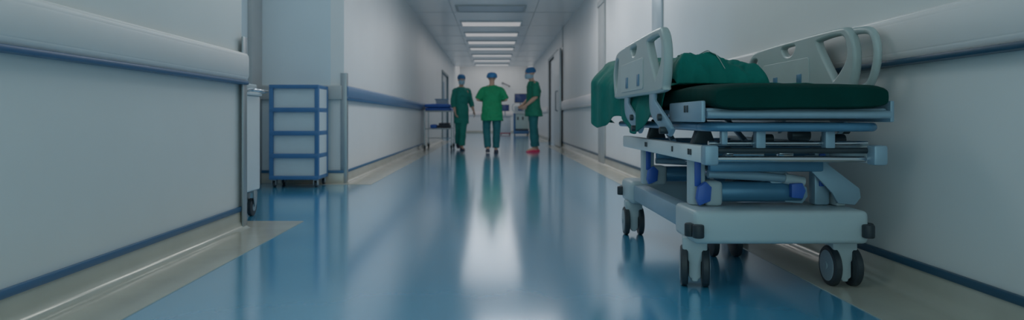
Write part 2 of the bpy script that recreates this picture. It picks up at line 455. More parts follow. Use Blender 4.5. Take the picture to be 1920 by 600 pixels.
# lift mechanism: two transverse drums, angled links, actuators
for yb, yt in ((2.85, 2.82), (3.75, 3.95)):
    b = MB()
    b.cyl((-.20, L(yb), .405), (.165, L(yb), .405), .045, None, 28, .006)
    b.build('lift_drum', M['bedblue'], bed)
    b = MB(); b.box(-.27, -.195, L(yb) - .055, L(yb) + .055, .345, .455, .018, 3)
    b.box(.30, .345, L(yb) - .05, L(yb) + .05, .345, .44, .01)
    split_build(b, 'drum_housing', M['palegrey'], bed)
    # triangular lift link plate at the right end, rising towards the left
    for xs in (.175, .285):
        out = [(-.045, -.045), (.03, -.052), (.055, -.02), (.05, .02), (-.14, .165), (-.185, .165), (-.19, .125), (-.07, .0)]
        mtx = Matrix.Translation((xs, L(yb), .405)) @ Matrix.Rotation(radians(90), 4, 'X') @ Matrix.Rotation(radians(0), 4, 'Z')
        MB().prism(out, .016, Matrix.Translation((.06 - (.285 - xs) * .9, -.058 + (.285 - xs) * .4, 0)) @ mtx, .004).build('lift_link', M['bedmetal'], bed)
    # pale actuator with rod
    b = MB(); b.tube([(-.255, L(yb) - .03, .485), (-.05, L(yb) - .03, .478), (.09, L(yb) - .03, .466)], [.018, .022, .018], 14)
    b.build('lift_actuator', M['bedmetal'], bed)
    b = MB(); b.tube([(.08, L(yb) - .03, .467), (.165, L(yb) - .03, .45)], .024, 14); b.build('actuator_head', M['palegrey'], bed)
    # vertical lift columns with cobalt inserts
    for sx in (-.295, .255):
        b = MB(); b.box(sx - .035, sx + .035, L(yb) - .02, L(yb) + .04, .345, .60, .012)
        pc = b.build('lift_column', M['palegrey'] if sx < 0 else M['bedmetal'], bed)
        b = MB(); b.box(sx - .016, sx + .012, L(yb) - .028, L(yb) - .018, .43, .575, .004)
        b.build('column_insert', M['accent'], pc)
    b = MB(); b.prism([(-.02, -.05), (.03, -.03), (.035, .03), (.01, .055), (-.022, .03), (-.03, -.02)], .03,
                      Matrix.Translation((-.285, L(yb) - .055, .40)) @ Matrix.Rotation(radians(90), 4, 'X'), .004)
    b.prism([(-.028, -.03), (.02, -.035), (.034, .0), (.02, .034), (-.028, .03)], .03,
            Matrix.Translation((.125, L(yb) - .055, .415)) @ Matrix.Rotation(radians(90), 4, 'X'), .004)
    split_build(b, 'pivot_cover', M['accent'], bed)
    b = MB(); b.box(-.26, .235, L(yb) - .075, L(yb) - .035, .498, .546, .01); b.build('cross_beam', M['bedblue'], bed)
# long actuators under the deck
b = MB(); b.tube([(-.14, L(3.0), .45), (-.10, L(3.7), .52)], .028, 14); b.tube([(-.12, L(3.5), .50), (-.10, L(3.9), .54)], .016, 12)
split_build(b, 'long_actuator', M['chrome'], bed)
b = MB(); b.box(-.05, .09, L(3.05), L(3.42), .40, .50, .03, 3); b.build('motor_housing', M['darkmech'], bed)
# sub frame: side beams, tubes and cross members
for sx in (-1, 1):
    b = MB(); b.box(sx * .335 - .025, sx * .335 + .025, L(2.56), L(4.15), .548, .618, .008)
    sb = b.build('side_beam', M['whiteplastic'], bed)
    b = MB(); b.box(sx * .335 - .028, sx * .335 + .028, L(2.53), L(2.59), .543, .623, .01); b.build('end_cap', M['bedmetal'], sb)
    for q in (2.72, 2.75, 3.0, 3.5, 3.53):
        xo = sx * (.335 + .0255)
        MB().box(min(xo, xo + sx * .004), max(xo, xo + sx * .004), L(q) - .008, L(q) + .008, .575, .60, .001).build('slot', M['darkmech'], sb)
for k, (z, y, r, m) in enumerate(((.565, 2.60, .013, 'chrome'), (.600, 2.585, .012, 'darkmech'), (.628, 2.62, .010, 'chrome'))):
    b = MB(); b.tube([(-.32, L(y), z), (.33, L(y), z)], r, 14); b.build('end_tube', M[m], bed)
b = MB()
for y in (2.9, 3.3, 3.7, 4.1): b.box(-.32, .32, L(y) - .02, L(y) + .02, .56, .605, .006)
split_build(b, 'cross_member', M['bedblue'], bed)
b = MB(); b.cyl((-.22, L(2.66), .585), (-.08, L(2.66), .585), .014, None, 14); b.cyl((-.24, L(2.66), .585), (-.21, L(2.66), .585), .026, None, 16, .004)
b.cyl((-.02, L(2.66), .585), (.04, L(2.66), .585), .02, None, 16, .004)
split_build(b, 'crank_shaft', M['chrome'], bed)
# upper deck frame
b = MB()
pts = smooth_poly([(-.34, L(2.66), .695), (-.30, L(2.56), .695), (0, L(2.545), .695), (.30, L(2.56), .695), (.34, L(2.66), .695)], 6, False)
b.tube(pts, .018, 14); b.tube([(-.34, L(2.66), .695), (-.34, L(4.3), .695)], .018, 14); b.tube([(.34, L(2.66), .695), (.34, L(4.3), .695)], .018, 14)
b.tube([(-.34, L(4.3), .695), (.34, L(4.3), .695)], .018, 14)
b.build('deck_tube', M['bedblue'], bed)
b = MB()
for x in (-.12, .16): b.box(x - .02, x + .02, L(2.58), L(2.62), .60, .705, .006)
for x in (-.27,): b.box(x - .012, x + .012, L(2.57), L(2.60), .625, .70, .004)
split_build(b, 'deck_bracket', M['bedmetal'], bed)
b = MB()
b.prism([(-.05, -.045), (.05, -.045), (.012, .06), (-.012, .06)], .05, Matrix.Translation((-.285, L(2.80), .665)) @ Matrix.Rotation(radians(90), 4, 'X'), .005)
b.prism([(-.05, -.045), (.05, -.045), (.02, .06), (-.02, .06)], .05, Matrix.Translation((-.285, L(3.60), .665)) @ Matrix.Rotation(radians(90), 4, 'X'), .005)
b.cyl((-.12, L(2.66), .645), (-.04, L(2.66), .645), .02, None, 14, .004); b.cyl((.05, L(2.70), .66), (.13, L(2.70), .66), .026, None, 14, .004)
b.cyl((.2, L(2.72), .64), (.29, L(2.72), .64), .024, None, 14, .004)
split_build(b, 'hinge_block', M['darkmech'], bed)
b = MB()
b.box(-.36, .36, L(2.53), L(3.62), .735, .772, .012)
b.tube([(-.36, L(2.52), .745), (.36, L(2.52), .745)], .016, 14)
b.build('deck_panel', M['bedmetal'], bed)
b = MB(); b.box(-.25, .25, L(2.56), L(3.60), .722, .736, .004); b.build('deck_underside', M['darkmech'], bed)
for sx in (-1, 1):
    b = MB(); b.box(sx * .372 - .009, sx * .372 + .009, L(2.52), L(2.98), .715, .80, .006)
    sp = b.build('side_plate', M['bedmetal'], bed)
    xo = sx * .382
    for q in (2.70, 2.735):
        MB().box(xo - .003, xo + .003, L(q) - .009, L(q) + .009, .755, .785, .002).build('slot', M['darkmech'], sp)
# backrest frame under the raised head section
b = MB()
for x in (-.3, .3): b.tube([(x, L(3.60), .755), (x, L(4.62), .93)], .017, 12)
for t_ in (0.0, .35, .7, 1.0): b.tube([(-.3, L(3.60 + 1.02 * t_), .755 + .175 * t_), (.3, L(3.60 + 1.02 * t_), .755 + .175 * t_)], .014, 12)
b.tube([(-.2, L(3.55), .60), (-.2, L(4.1), .84)], .016, 12); b.tube([(.2, L(3.55), .60), (.2, L(4.1), .84)], .016, 12)
b.build('backrest_frame', M['bedmetal'], bed)
# mattress with raised head section --------------------------
def zmat(y):
    """underside of the mattress at depth y"""
    if y < 3.62: return .775
    return .775 + (y - 3.62) * .172
b = MB(); rings = []
ys = [2.485, 2.49, 2.505, 2.53, 2.57] + [2.6 + .08 * k for k in range(26)] + [4.64, 4.67, 4.69, 4.695]
for y in ys:
    e = 1.0
    d0 = min(y - 2.48, 4.70 - y)
    if d0 < .06: e = sqrt(max(0.0, 1 - ((.06 - d0) / .06) ** 2)) * .45 + .55
    droop = .018 * max(0, (2.75 - y) / .3) ** 1.5
    zc = zmat(y) + .052 - droop
    rings.append(((0, L(y), zc), .345 * (0.9 + .1 * e), .052 * e * (1 + .05 * noise.noise((y * 3, 0, 0))), (1, 0, 0), (0, 0, 1)))
b.loft(rings, 40, True, 5.0)
bm = b.bm
for v in bm.verts:
    n = noise.noise(Vector((v.co.x * 5, v.co.y * 4, v.co.z * 6)))
    v.co.z += .006 * n
b.build('mattress', M['mattress'], bed)
# side rails ----------------------------------------------
def side_rail(sx):
    x = sx * .42
    y0, y1, z0, z1 = L(2.84), L(4.05), .85, 1.145
    # outline in (y, z)
    o = [(y0 + .09, z0), (y0 + .03, z0 + .03), (y0 + .0, z0 + .13), (y0 + .01, z0 + .22), (y0 + .06, z1 - .01), (y0 + .14, z1 + .005),
         (y0 + .5, z1 + .005), (y1 - .22, z1 - .005), (y1 - .08, z1 - .03), (y1 - .01, z1 - .11), (y1, z0 + .12), (y1 - .03, z0 + .03), (y1 - .09, z0), ((y0 + y1) / 2, z0)]
    outer = [(p.x, p.y) for p in smooth_poly(o, 6)]
    h1 = [(y0 + .11, z1 - .035), (y0 + .30, z1 - .035), (y0 + .315, z1 - .06), (y0 + .19, z0 + .085), (y0 + .16, z0 + .07), (y0 + .075, z0 + .14), (y0 + .065, z0 + .20)]
    h2 = [(y1 - .10, z1 - .06), (y1 - .06, z1 - .10), (y1 - .045, z0 + .12), (y1 - .075, z0 + .06), (y1 - .10, z0 + .055), (y1 - .16, z1 - .09), (y1 - .16, z1 - .06)]
    hm = (y0 + y1) / 2 + .03
    h3 = [(hm - .07, z1 - .03), (hm + .07, z1 - .03), (hm + .055, z1 - .06), (hm + .02, z1 - .075), (hm - .02, z1 - .075), (hm - .055, z1 - .06)]
    holes = [[(p.x, p.y) for p in smooth_poly(h, 4)] for h in (h1, h2, h3)]
    mtx = Matrix.Translation((x, 0, 0)) @ Matrix(((0, 0, 1, 0), (1, 0, 0, 0), (0, 1, 0, 0), (0, 0, 0, 1)))
    r = curve_plate('side_rail', outer, holes, .042, .014, mtx, M['rail'], bed)
    # inset control panel on both faces
    for s2 in (-1, 1):
        ins = rrect(y0 + .40, y1 - .26, z0 + .03, z1 - .105, .02)
        curve_plate('control_panel', ins, [], .006, .002, Matrix.Translation((s2 * .0215, 0, 0)) @ mtx, M['railin'], r)
        b = MB()
        for q in (.50, .78):
            b.box(x + s2 * .026 - .002, x + s2 * .026 + .002, y0 + q - .025, y0 + q + .025, z0 + .05, z0 + .11, .001)
        split_build(b, 'keypad', M['bedblue'], r)
    # curved support arms down to the deck
    for ya in ((y0 + .16), (y1 - .45)):
        b = MB()
        p = smooth_poly([(x, ya + .12, z0 + .02), (x + sx * .004, ya + .10, z0 - .06), (x - sx * .004, ya + .02, .74), (x - sx * .02, ya - .06, .69), (x - sx * .035, ya - .08, .665)], 6, False)
        rings = []
        for i, q in enumerate(p):
            t = (p[min(i + 1, len(p) - 1)] - p[max(i - 1, 0)]).normalized()
            v = Vector((1, 0, 0)); u = t.cross(v).normalized()
            rings.append((q, .055 - .02 * i / len(p), .011, u, v))
        b.loft(rings, 20, True, 3.5)
        a = b.build('rail_arm', M['bedmetal'], r)
        b = MB()
        for (yy2, zz2) in ((ya - .02, .735), (ya - .055, .675)):
            b.cyl((x - sx * .03, yy2, zz2), (x + sx * .016, yy2, zz2), .017, None, 14, .003)
        split_build(b, 'pivot_bolt', M['darkmech'], a)
    return r
side_rail(-1); side_rail(1)
# blur ghost of the wall-side rail's near end, built as an added solid loop
b = MB()
p = smooth_poly([(.44, L(2.86), .86), (.44, L(2.78), .885), (.44, L(2.735), .97), (.44, L(2.735), 1.05), (.44, L(2.78), 1.11), (.44, L(2.90), 1.125)], 6, False)
b.tube(p, .017, 14)
b.build('grab_loop', M['rail'], bed)

# ------------------------------------------------------------------ bedding (rests on the bed: own things)
def ztop(y):
    return zmat(y) + .104
def sheet_mesh():
    """sheet draped over the raised head section, hanging down the corridor side and the far end"""
    bm = bmesh.new(); NU, NV = 70, 76
    grid = []
    for j in range(NV + 1):
        v = j / NV
        s = v * 2.05                           # run along the bed from y=3.02
        row = []
        for i in range(NU + 1):
            u = i / NU
            a = u * 1.14                     # run across, starting at the corridor-side hem
            # along-bed position
            yb = 3.05 + min(s, 1.70)
            over_end = max(0, s - 1.70)
            # hem length on the corridor side grows towards the head end
            h = .13 + .29 * min(1, max(0, (yb - 3.1) / 1.5)) ** 1.5 + .03 * sin(yb * 7.5) + over_end * .05
            zt = ztop(yb) + .012 + .075 * max(0, min(1, (yb - 3.75) / .35)) * (1 - .25 * max(0, (yb - 4.4) / .35))
            edge = .355
            x = None
            if a < h:
                drop = h - a
                x = -edge - .018 - .018 * min(1, drop / .08) - .07 * min(1, max(0, (yb - 4.0) / .6)) * min(1, drop / .1)
                z = zt - .035 - drop
            elif a < h + .06:
                t = (a - h) / .06
                x = -edge - .018 + (.05) * (1 - cos(t * pi / 2)); z = zt - .035 + .035 * sin(t * pi / 2)
            else:
                xx = -edge + .032 + (a - h - .06)
                x = min(xx, edge - .01); z = zt
                z += .03 * max(0, min(1, (yb - 3.9) / .4)) * cos(min(1, abs(x) / .34) * pi / 2)
                if xx > edge - .01: z -= min(.06, xx - edge + .01)
            y = yb
            if over_end > 0:
                rr = .05
                t = min(over_end / (rr * pi / 2), 1)
                y += rr * sin(t * pi / 2) + .02 * over_end
                kk = max(0.0, 1 - a / (h + .06)); x += .55 * over_end * kk; y += .06 * over_end * kk
                z -= (rr * (1 - cos(t * pi / 2)) + max(0, over_end - rr * pi / 2) * .95) * (1 - kk)
            w1 = noise.noise(Vector((x * 9, y * 7, 3.1))) ; w2 = noise.noise(Vector((x * 22 + y * 8, y * 13, 7.7)))
            fold = sin(y * 26 + 3 * noise.noise(Vector((x * 3, y * 3, 0))))
            if a < h + .03:
                x -= .014 * abs(w1) + .018 * (fold * .5 + .5) * min(1, (h + .03 - a) / .08)
                z += .006 * w2
            else:
                z += .012 * (w1 + .3) + .006 * w2
                z = max(z, ztop(yb) + .007 if over_end <= 0 and abs(x) < .34 else -9)
            row.append(bm.verts.new((x, y, z)))
        grid.append(row)
    for A, B in zip(grid, grid[1:]):
        for i in range(NU): bm.faces.new((A[i], A[i + 1], B[i + 1], B[i]))
    return bm
mb = MB(); mb.bm.free(); mb.bm = sheet_mesh()
o = mb.build('bed_sheet', M['sheet'], None, True, (('SOLIDIFY', dict(thickness=.006, offset=1)), ('SUBSURF', dict(levels=1, render_levels=1))))
o.location = (BX, 0, 0)
tag(o, 'green sheet draped over the raised head of the bed, hanging behind the near rail', 'sheet')
# crumpled blanket heap in the middle of the bed
def blanket_pt(u, v):
    x = -.115 + u * .215; y = 3.36 + v * .34
    r = sqrt(u * u + v * v)
    prof = max(0, 1 - max(abs(u), abs(v)) ** 2.2) ** .55
    n = noise.noise(Vector((x * 6, y * 5, 1))); n2 = abs(noise.noise(Vector((x * 11 + 3, y * 9, 5)))); n3 = abs(noise.noise(Vector((x * 22, y * 20, 9))))
    asym = .135 - .045 * u - .02 * v
    z = ztop(y) + .012 + .026 * min(1, max(0, (y - 3.02) / .06)) + prof * (asym * (1 + .35 * n) - .06 * n2 - .03 * n3 + .016 * sin(13 * x + 8 * y + 4 * n))
    return Vector((x + .02 * n * (1 - r * .5), y + .02 * n2, z))
bm = bmesh.new(); N1, N2 = 64, 64; grid = []
for j in range(N2 + 1):
    grid.append([bm.verts.new(blanket_pt(i / N1 * 2 - 1, j / N2 * 2 - 1)) for i in range(N1 + 1)])
for A, B in zip(grid, grid[1:]):
    for i in range(N1): bm.faces.new((A[i], A[i + 1], B[i + 1], B[i]))
mb = MB(); mb.bm.free(); mb.bm = bm
o = mb.build('blanket', M['sheet'], None, True, (('SOLIDIFY', dict(thickness=.008, offset=1)), ('SUBSURF', dict(levels=1, render_levels=1))))
o.location = (BX, 0, 0)
tag(o, 'crumpled green blanket heaped in the middle of the hospital bed', 'blanket')

mb = MB(); rings = []
for q in range(25):
    t = q / 24; p = blanket_pt(-.72 + .80 * t, -.42 - .50 * t); p2 = blanket_pt(-.72 + .80 * min(1, t + .03), -.42 - .50 * min(1, t + .03) - 1e-4)
    rings.append((p + Vector((0, 0, .013)), .010, .003, (.45, .9, 0), (0, 0, 1)))
mb.loft(rings, 10)
o = mb.build('strap', M['strap']); o.location = (BX, 0, 0)
tag(o, 'thin white strap lying across the crumpled green blanket', 'strap')

# ------------------------------------------------------------------ rack in the alcove
rk = empty('rack', (-2.10, 6.93, 0), 0, 'white four-tier rack with blue frame and blue shelves in the alcove', 'rack')
RW, RD, RZ0, RZ1 = .26, .20, .085, 1.085
b = MB()
for sx in (-1, 1):
    for sy in (-1, 1):
        b = MB(); b.box(sx * (RW - .02) - .021, sx * (RW - .02) + .021, sy * (RD - .02) - .021, sy * (RD - .02) + .021, RZ0, RZ1, .005)
        b.build('post', M['blueframe'], rk)
for i, z in enumerate((RZ0 + .02, .335, .575, .82, RZ1 - .02)):
    h = .02 if i in (0, 4) else .024
    b = MB(); b.box(-RW + .003, RW - .003, -RD - .004, RD, z - h, z + h, .006); b.build('shelf', M['blueframe'], rk)
b = MB(); b.box(-RW + .03, RW - .03, -RD + .03, -RD + .045, RZ0 + .03, RZ1 - .03); b.build('front_panel', M['rackpanel'], rk)
for sx in (-1, 1):
    x = sx * (RW - .012)
    b = MB(); b.box(x - .006, x + .006, -RD + .035, RD - .035, RZ0 + .03, RZ1 - .03); b.build('side_panel', M['rackpanel'], rk)
def small_caster(x, y, h, r, parent, m=M['rubber']):
    b = MB(); b.box(x - .022, x + .022, y - .025, y + .025, h - .012, h + .002, .003)
    b.box(x - .024, x - .016, y - .02, y + .035, r - .01, h - .008, .003).box(x + .016, x + .024, y - .02, y + .035, r - .01, h - .008, .003)
    c = b.build('caster', M['steel'], parent)
    MB().tube([(x - .014, y + .012, r), (x - .010, y + .012, r), (x + .010, y + .012, r), (x + .014, y + .012, r)], [r * .8, r, r, r * .8], 22).build('wheel', m, c)
    return c
for sx in (-1, 1):
    for sy in (-1, 1): small_caster(sx * (RW - .04), sy * (RD - .05), RZ0 + .002, .034, rk)

# ------------------------------------------------------------------ white cart mostly hidden behind the wall corner
ct = empty('cart', (-2.04, 4.74, 0), 0, 'white wheeled cart peeking out behind the near left wall corner', 'cart')
MB().box(-.25, .26, -.17, .15, .19, .90, .015, 3).build('body', M['whiteplastic'], ct)
MB().box(-.26, .27, -.18, .16, .90, .925, .006).build('top', M['whiteplastic'], ct)
MB().box(-.24, .25, -.178, -.168, .55, .86, .004).build('drawer', M['palegrey'], ct)
b = MB(); b.tube([(.2, -.15, .915), (.305, -.15, .935), (.32, -.13, .935), (.32, .13, .935), (.305, .145, .935), (.2, .145, .915)], .012, 12); b.build('handle', M['chrome'], ct)
MB().box(.0, .255, -.14, .10, .925, .985, .01).build('tray', M['palegrey'], ct)
for (x, y) in ((.228, .06), (-.21, -.10), (.02, -.10)):
    b = MB(); b.box(x - .03, x + .03, y - .03, y + .03, .175, .192, .004)
    for q in (-.026, .026):
        b.prism([(-.03, .10), (.035, .10), (.03, .03), (.008, -.01), (-.012, -.01), (-.03, .05)], .008, Matrix.Translation((x + q, y, .08)) @ Matrix(((0, 0, 1, 0), (1, 0, 0, 0), (0, 1, 0, 0), (0, 0, 0, 1))), .002)
    c = b.build('caster', M['steel'], ct)
    MB().tube([(x - .018, y, .066), (x - .013, y, .066), (x + .013, y, .066), (x + .018, y, .066)], [.055, .066, .066, .055], 26).build('wheel', M['rubber'], c)
    MB().tube([(x - .02, y, .066), (x + .02, y, .066)], [.03, .03], 18).build('hub', M['hub'], c)

# ------------------------------------------------------------------ trolley beside the left person
tr = empty('trolley', (-1.28, 15.25, 0), 0, 'steel two-shelf trolley with blue pads on top by the left wall', 'trolley')
TW, TD = .31, .45
for sx in (-1, 1):
    for sy in (-1, 1):
        MB().tube([(sx * TW, sy * TD, .13), (sx * TW, sy * TD, .90)], .014, 12).build('leg', M['chrome'], tr)
        x, y = sx * TW, sy * TD
        b = MB(); b.cyl((x, y, .11), (x, y, .14), .022, None, 14, .003)
        b.box(x - .03, x - .021, y - .02, y + .045, .05, .115, .003).box(x + .021, x + .03, y - .02, y + .045, .05, .115, .003).box(x - .03, x + .03, y - .025, y + .03, .105, .118, .003)
        c = b.build('caster', M['steel'], tr)
        MB().tube([(x - .018, y + .02, .062), (x - .012, y + .02, .062), (x + .012, y + .02, .062), (x + .018, y + .02, .062)], [.05, .062, .062, .05], 24).build('wheel', M['rubber'], c)
for z in (.90, .49):
    b = MB(); b.box(-TW, TW, -TD, TD, z - .012, z + .004, .004)
    b.tube([(-TW, -TD, z), (TW, -TD, z), (TW, TD, z), (-TW, TD, z), (-TW, -TD, z)], .012, 10)
    b.build('shelf', M['steel'], tr)
b = MB(); b.tube([(-TW, TD, .25), (TW, TD, .25)], .01, 10); b.tube([(-TW, -TD, .25), (-TW, TD, .25)], .01, 10); b.tube([(TW, -TD, .25), (TW, TD, .25)], .01, 10)
b.build('stretcher', M['chrome'], tr)
def pad(name, x0, x1, y0, y1, z0, z1, m, label, cat, grp=None):
    b = MB(); b.box(x0, x1, y0, y1, z0, z1, (z1 - z0) * .42, 4)
    bmesh.ops.subdivide_edges(b.bm, edges=[e for e in b.bm.edges if e.calc_length() > .15], cuts=6, use_grid_fill=True)
    for v in b.bm.verts: v.co.z += .006 * noise.noise(v.co * 7) * (1 if v.co.z > (z0 + z1) / 2 else 0)
    return tag(b.build(name, m), label, cat, grp)
pad('folded_pad', -1.585, -.98, 14.85, 15.65, .905, .978, M['bluepad'], 'blue pad lying directly on the trolley top, lower of the two', 'pad', 'blue pads on the trolley')
pad('folded_pad', -1.60, -.99, 14.83, 15.63, .984, 1.065, M['bluepad'], 'upper blue pad on the trolley, under the clear box', 'pad', 'blue pads on the trolley')
t = empty('storage_box', (-1.22, 15.2, 1.071), 0, 'small pale box standing on the upper blue pad of the trolley', 'box')
b = MB(); b.rings_z([((0, 0, 0), .13, .10), ((0, 0, .10), .15, .12)], 24, 6.0); b.build('tub', M['palegrey'], t)
MB().box(-.16, .16, -.125, .125, .10, .12, .006).build('lid', M['bedblue'], t)
pad('folded_cloth', -1.47, -1.31, 14.84, 15.3, .496, .59, M['bluepad'], 'blue bundle on the lower shelf of the steel trolley', 'bundle')
b = MB()
for k in range(5):
    b.cyl((-1.27 + k * .062, 14.86, .538), (-1.27 + k * .062, 15.3, .538), .036, None, 16, .008)
    if k < 4: b.cyl((-1.24 + k * .062, 14.87, .594), (-1.24 + k * .062, 15.28, .594), .032, None, 16, .008)
tag(b.build('dark_roll_bundle', M['blackbundle'], None), 'black bundle of rolls beside the blue bundle on the lower trolley shelf', 'bundle')

# ------------------------------------------------------------------ medical equipment at the end of the corridor
am = empty('anaesthesia_machine', (1.17, 27.6, 0), 0, 'pale medical machine with a dark blue screen behind the right-hand person', 'medical machine')
b = MB(); b.box(-.30, .36, -.28, .28, .07, .20, .02); b.build('base', M['blueframe'], am)
for sx in (-.25, .31):
    for sy in (-.22, .22): small_caster(sx, sy, .075, .034, am)
MB().box(-.22, .34, -.24, .24, .28, .94, .02).build('body', M['machine'], am)
MB().box(-.22, .34, -.22, .24, .20, .28).build('plinth', M['bezel'], am)
MB().box(-.30, -.225, -.24, .24, .20, .98, .01).build('side_column', M['blueframe'], am)
for x in (-.15, .06): MB().box(x, x + .06, -.246, -.236, .66, .80, .004).build('gauge', M['bezel'], am)
MB().box(-.32, .38, -.32, .24, .95, .985, .008).build('worktop', M['whiteplastic'], am)
b = MB(); b.box(-.26, .30, -.05, .22, .985, 1.26, .02); b.build('upper_body', M['palegrey'], am)
MB().box(-.10, .12, -.062, -.048, 1.06, 1.22, .004).build('small_screen', M['screen'], am)
b = MB(); b.tube([(0, .1, 1.24), (0, .1, 1.42), (0, -.05, 1.5)], .025, 12); b.build('screen_arm', M['bedmetal'], am)
mn = MB().box(-.26, .30, -.12, -.06, 1.40, 1.79, .012).build('monitor', M['bezel'], am)
MB().box(-.24, .28, -.124, -.116, 1.43, 1.77, .002).build('screen', M['screen'], mn)
b = MB(); b.tube(smooth_poly([(-.27, -.1, 1.0), (-.36, -.16, 1.15), (-.33, -.2, 1.32), (-.24, -.14, 1.36)], 6, False), .016, 10); b.build('breathing_hose', M['palegrey'], am)

cc = empty('computer_cart', (.52, 28.3, 0), 0, 'white cabinet cart with a dark monitor between the middle and right person', 'cart')
MB().box(-.22, .24, -.24, .24, .09, .80, .03, 3).build('body', M['whiteplastic'], cc)
MB().box(-.22, .24, -.25, .24, .05, .09, .01).build('base', M['red'], cc)
MB().box(-.26, .28, -.26, .26, .80, .83, .008).build('worktop', M['palegrey'], cc)
for sx in (-.18, .2):
    for sy in (-.2, .2): small_caster(sx, sy, .055, .026, cc)
b = MB(); b.tube([(0, .08, .83), (0, .08, 1.06), (0, 0, 1.14)], .02, 12); b.build('screen_arm', M['bedmetal'], cc)
mn = MB().box(-.20, .18, -.06, -.01, 1.05, 1.34, .01).build('monitor', M['bezel'], cc)
MB().box(-.185, .165, -.064, -.056, 1.07, 1.325, .002).build('screen', M['screen'], mn)

wb = empty('wall_lamp_arm', (.46, YB, 2.52), 0, 'thin dark arm sloping out from the far white wall above the monitors', 'wall arm')
MB().cyl((0, 0, 0), (0, -.03, 0), .05, None, 18, .006).build('wall_plate', M['greypost'], wb)
MB().tube([(0, -.03, 0), (.02, -.08, 0), (.34, -.20, -.16)], .02, 10).build('arm', M['bezel'], wb)
MB().cyl((.33, -.20, -.155), (.36, -.21, -.20), .03, .045, 16, .006).build('lamp_head', M['bezel'], wb)

# ------------------------------------------------------------------ people
def capsule(mb, p0, p1, r0, r1, seg=14):
    p0, p1 = Vector(p0), Vector(p1); d = (p1 - p0)
    if d.length < 1e-6: return
    n = d.normalized(); pts, rs = [], []
    for a in (80, 55, 30):
        pts.append(p0 - n * r0 * sin(radians(a))); rs.append(r0 * cos(radians(a)))
    pts += [p0, p1]; rs += [r0, r1]
    for a in (30, 55, 80):
        pts.append(p1 + n * r1 * sin(radians(a))); rs.append(r1 * cos(radians(a)))
    mb.tube(pts, rs, seg)
def hand(mb, wrist, direction, palm_n, side, curl=.5):
    """palm, five bent fingers of different lengths; direction = forearm direction, palm_n = palm normal"""
    d = Vector(direction).normalized(); n = Vector(palm_n); n = (n - d * n.dot(d)).normalized(); s = d.cross(n).normalized() * side
    w = Vector(wrist)
    for k in (-1.5, -.5, .5, 1.5):
        capsule(mb, w + d * .015 + s * k * .010, w + d * .085 + s * k * .019, .015, .0115, 10)
    for k, ln in ((-1.5, .066), (-.5, .080), (.5, .086), (1.5, .076)):
        p = w + d * .088 + s * k * .020
        a = 0.0; seg = ln / 3
        for q in range(3):
            a += curl * (.55 + .25 * q)
            p2 = p + (d * cos(a) + n * sin(a)) * seg * (1.15 - .12 * q)
            capsule(mb, p, p2, .0098 - .0008 * q, .0092 - .0010 * q, 8); p = p2
    p = w + d * .03 + s * .028
    t = (d * .75 + s * .6 + n * .3).normalized(); p2 = p + t * .042
    capsule(mb, p, p2, .014, .0115, 8)
    t2 = (d * .9 + s * .2 + n * .5).normalized(); capsule(mb, p2, p2 + t2 * .03, .011, .009, 8)

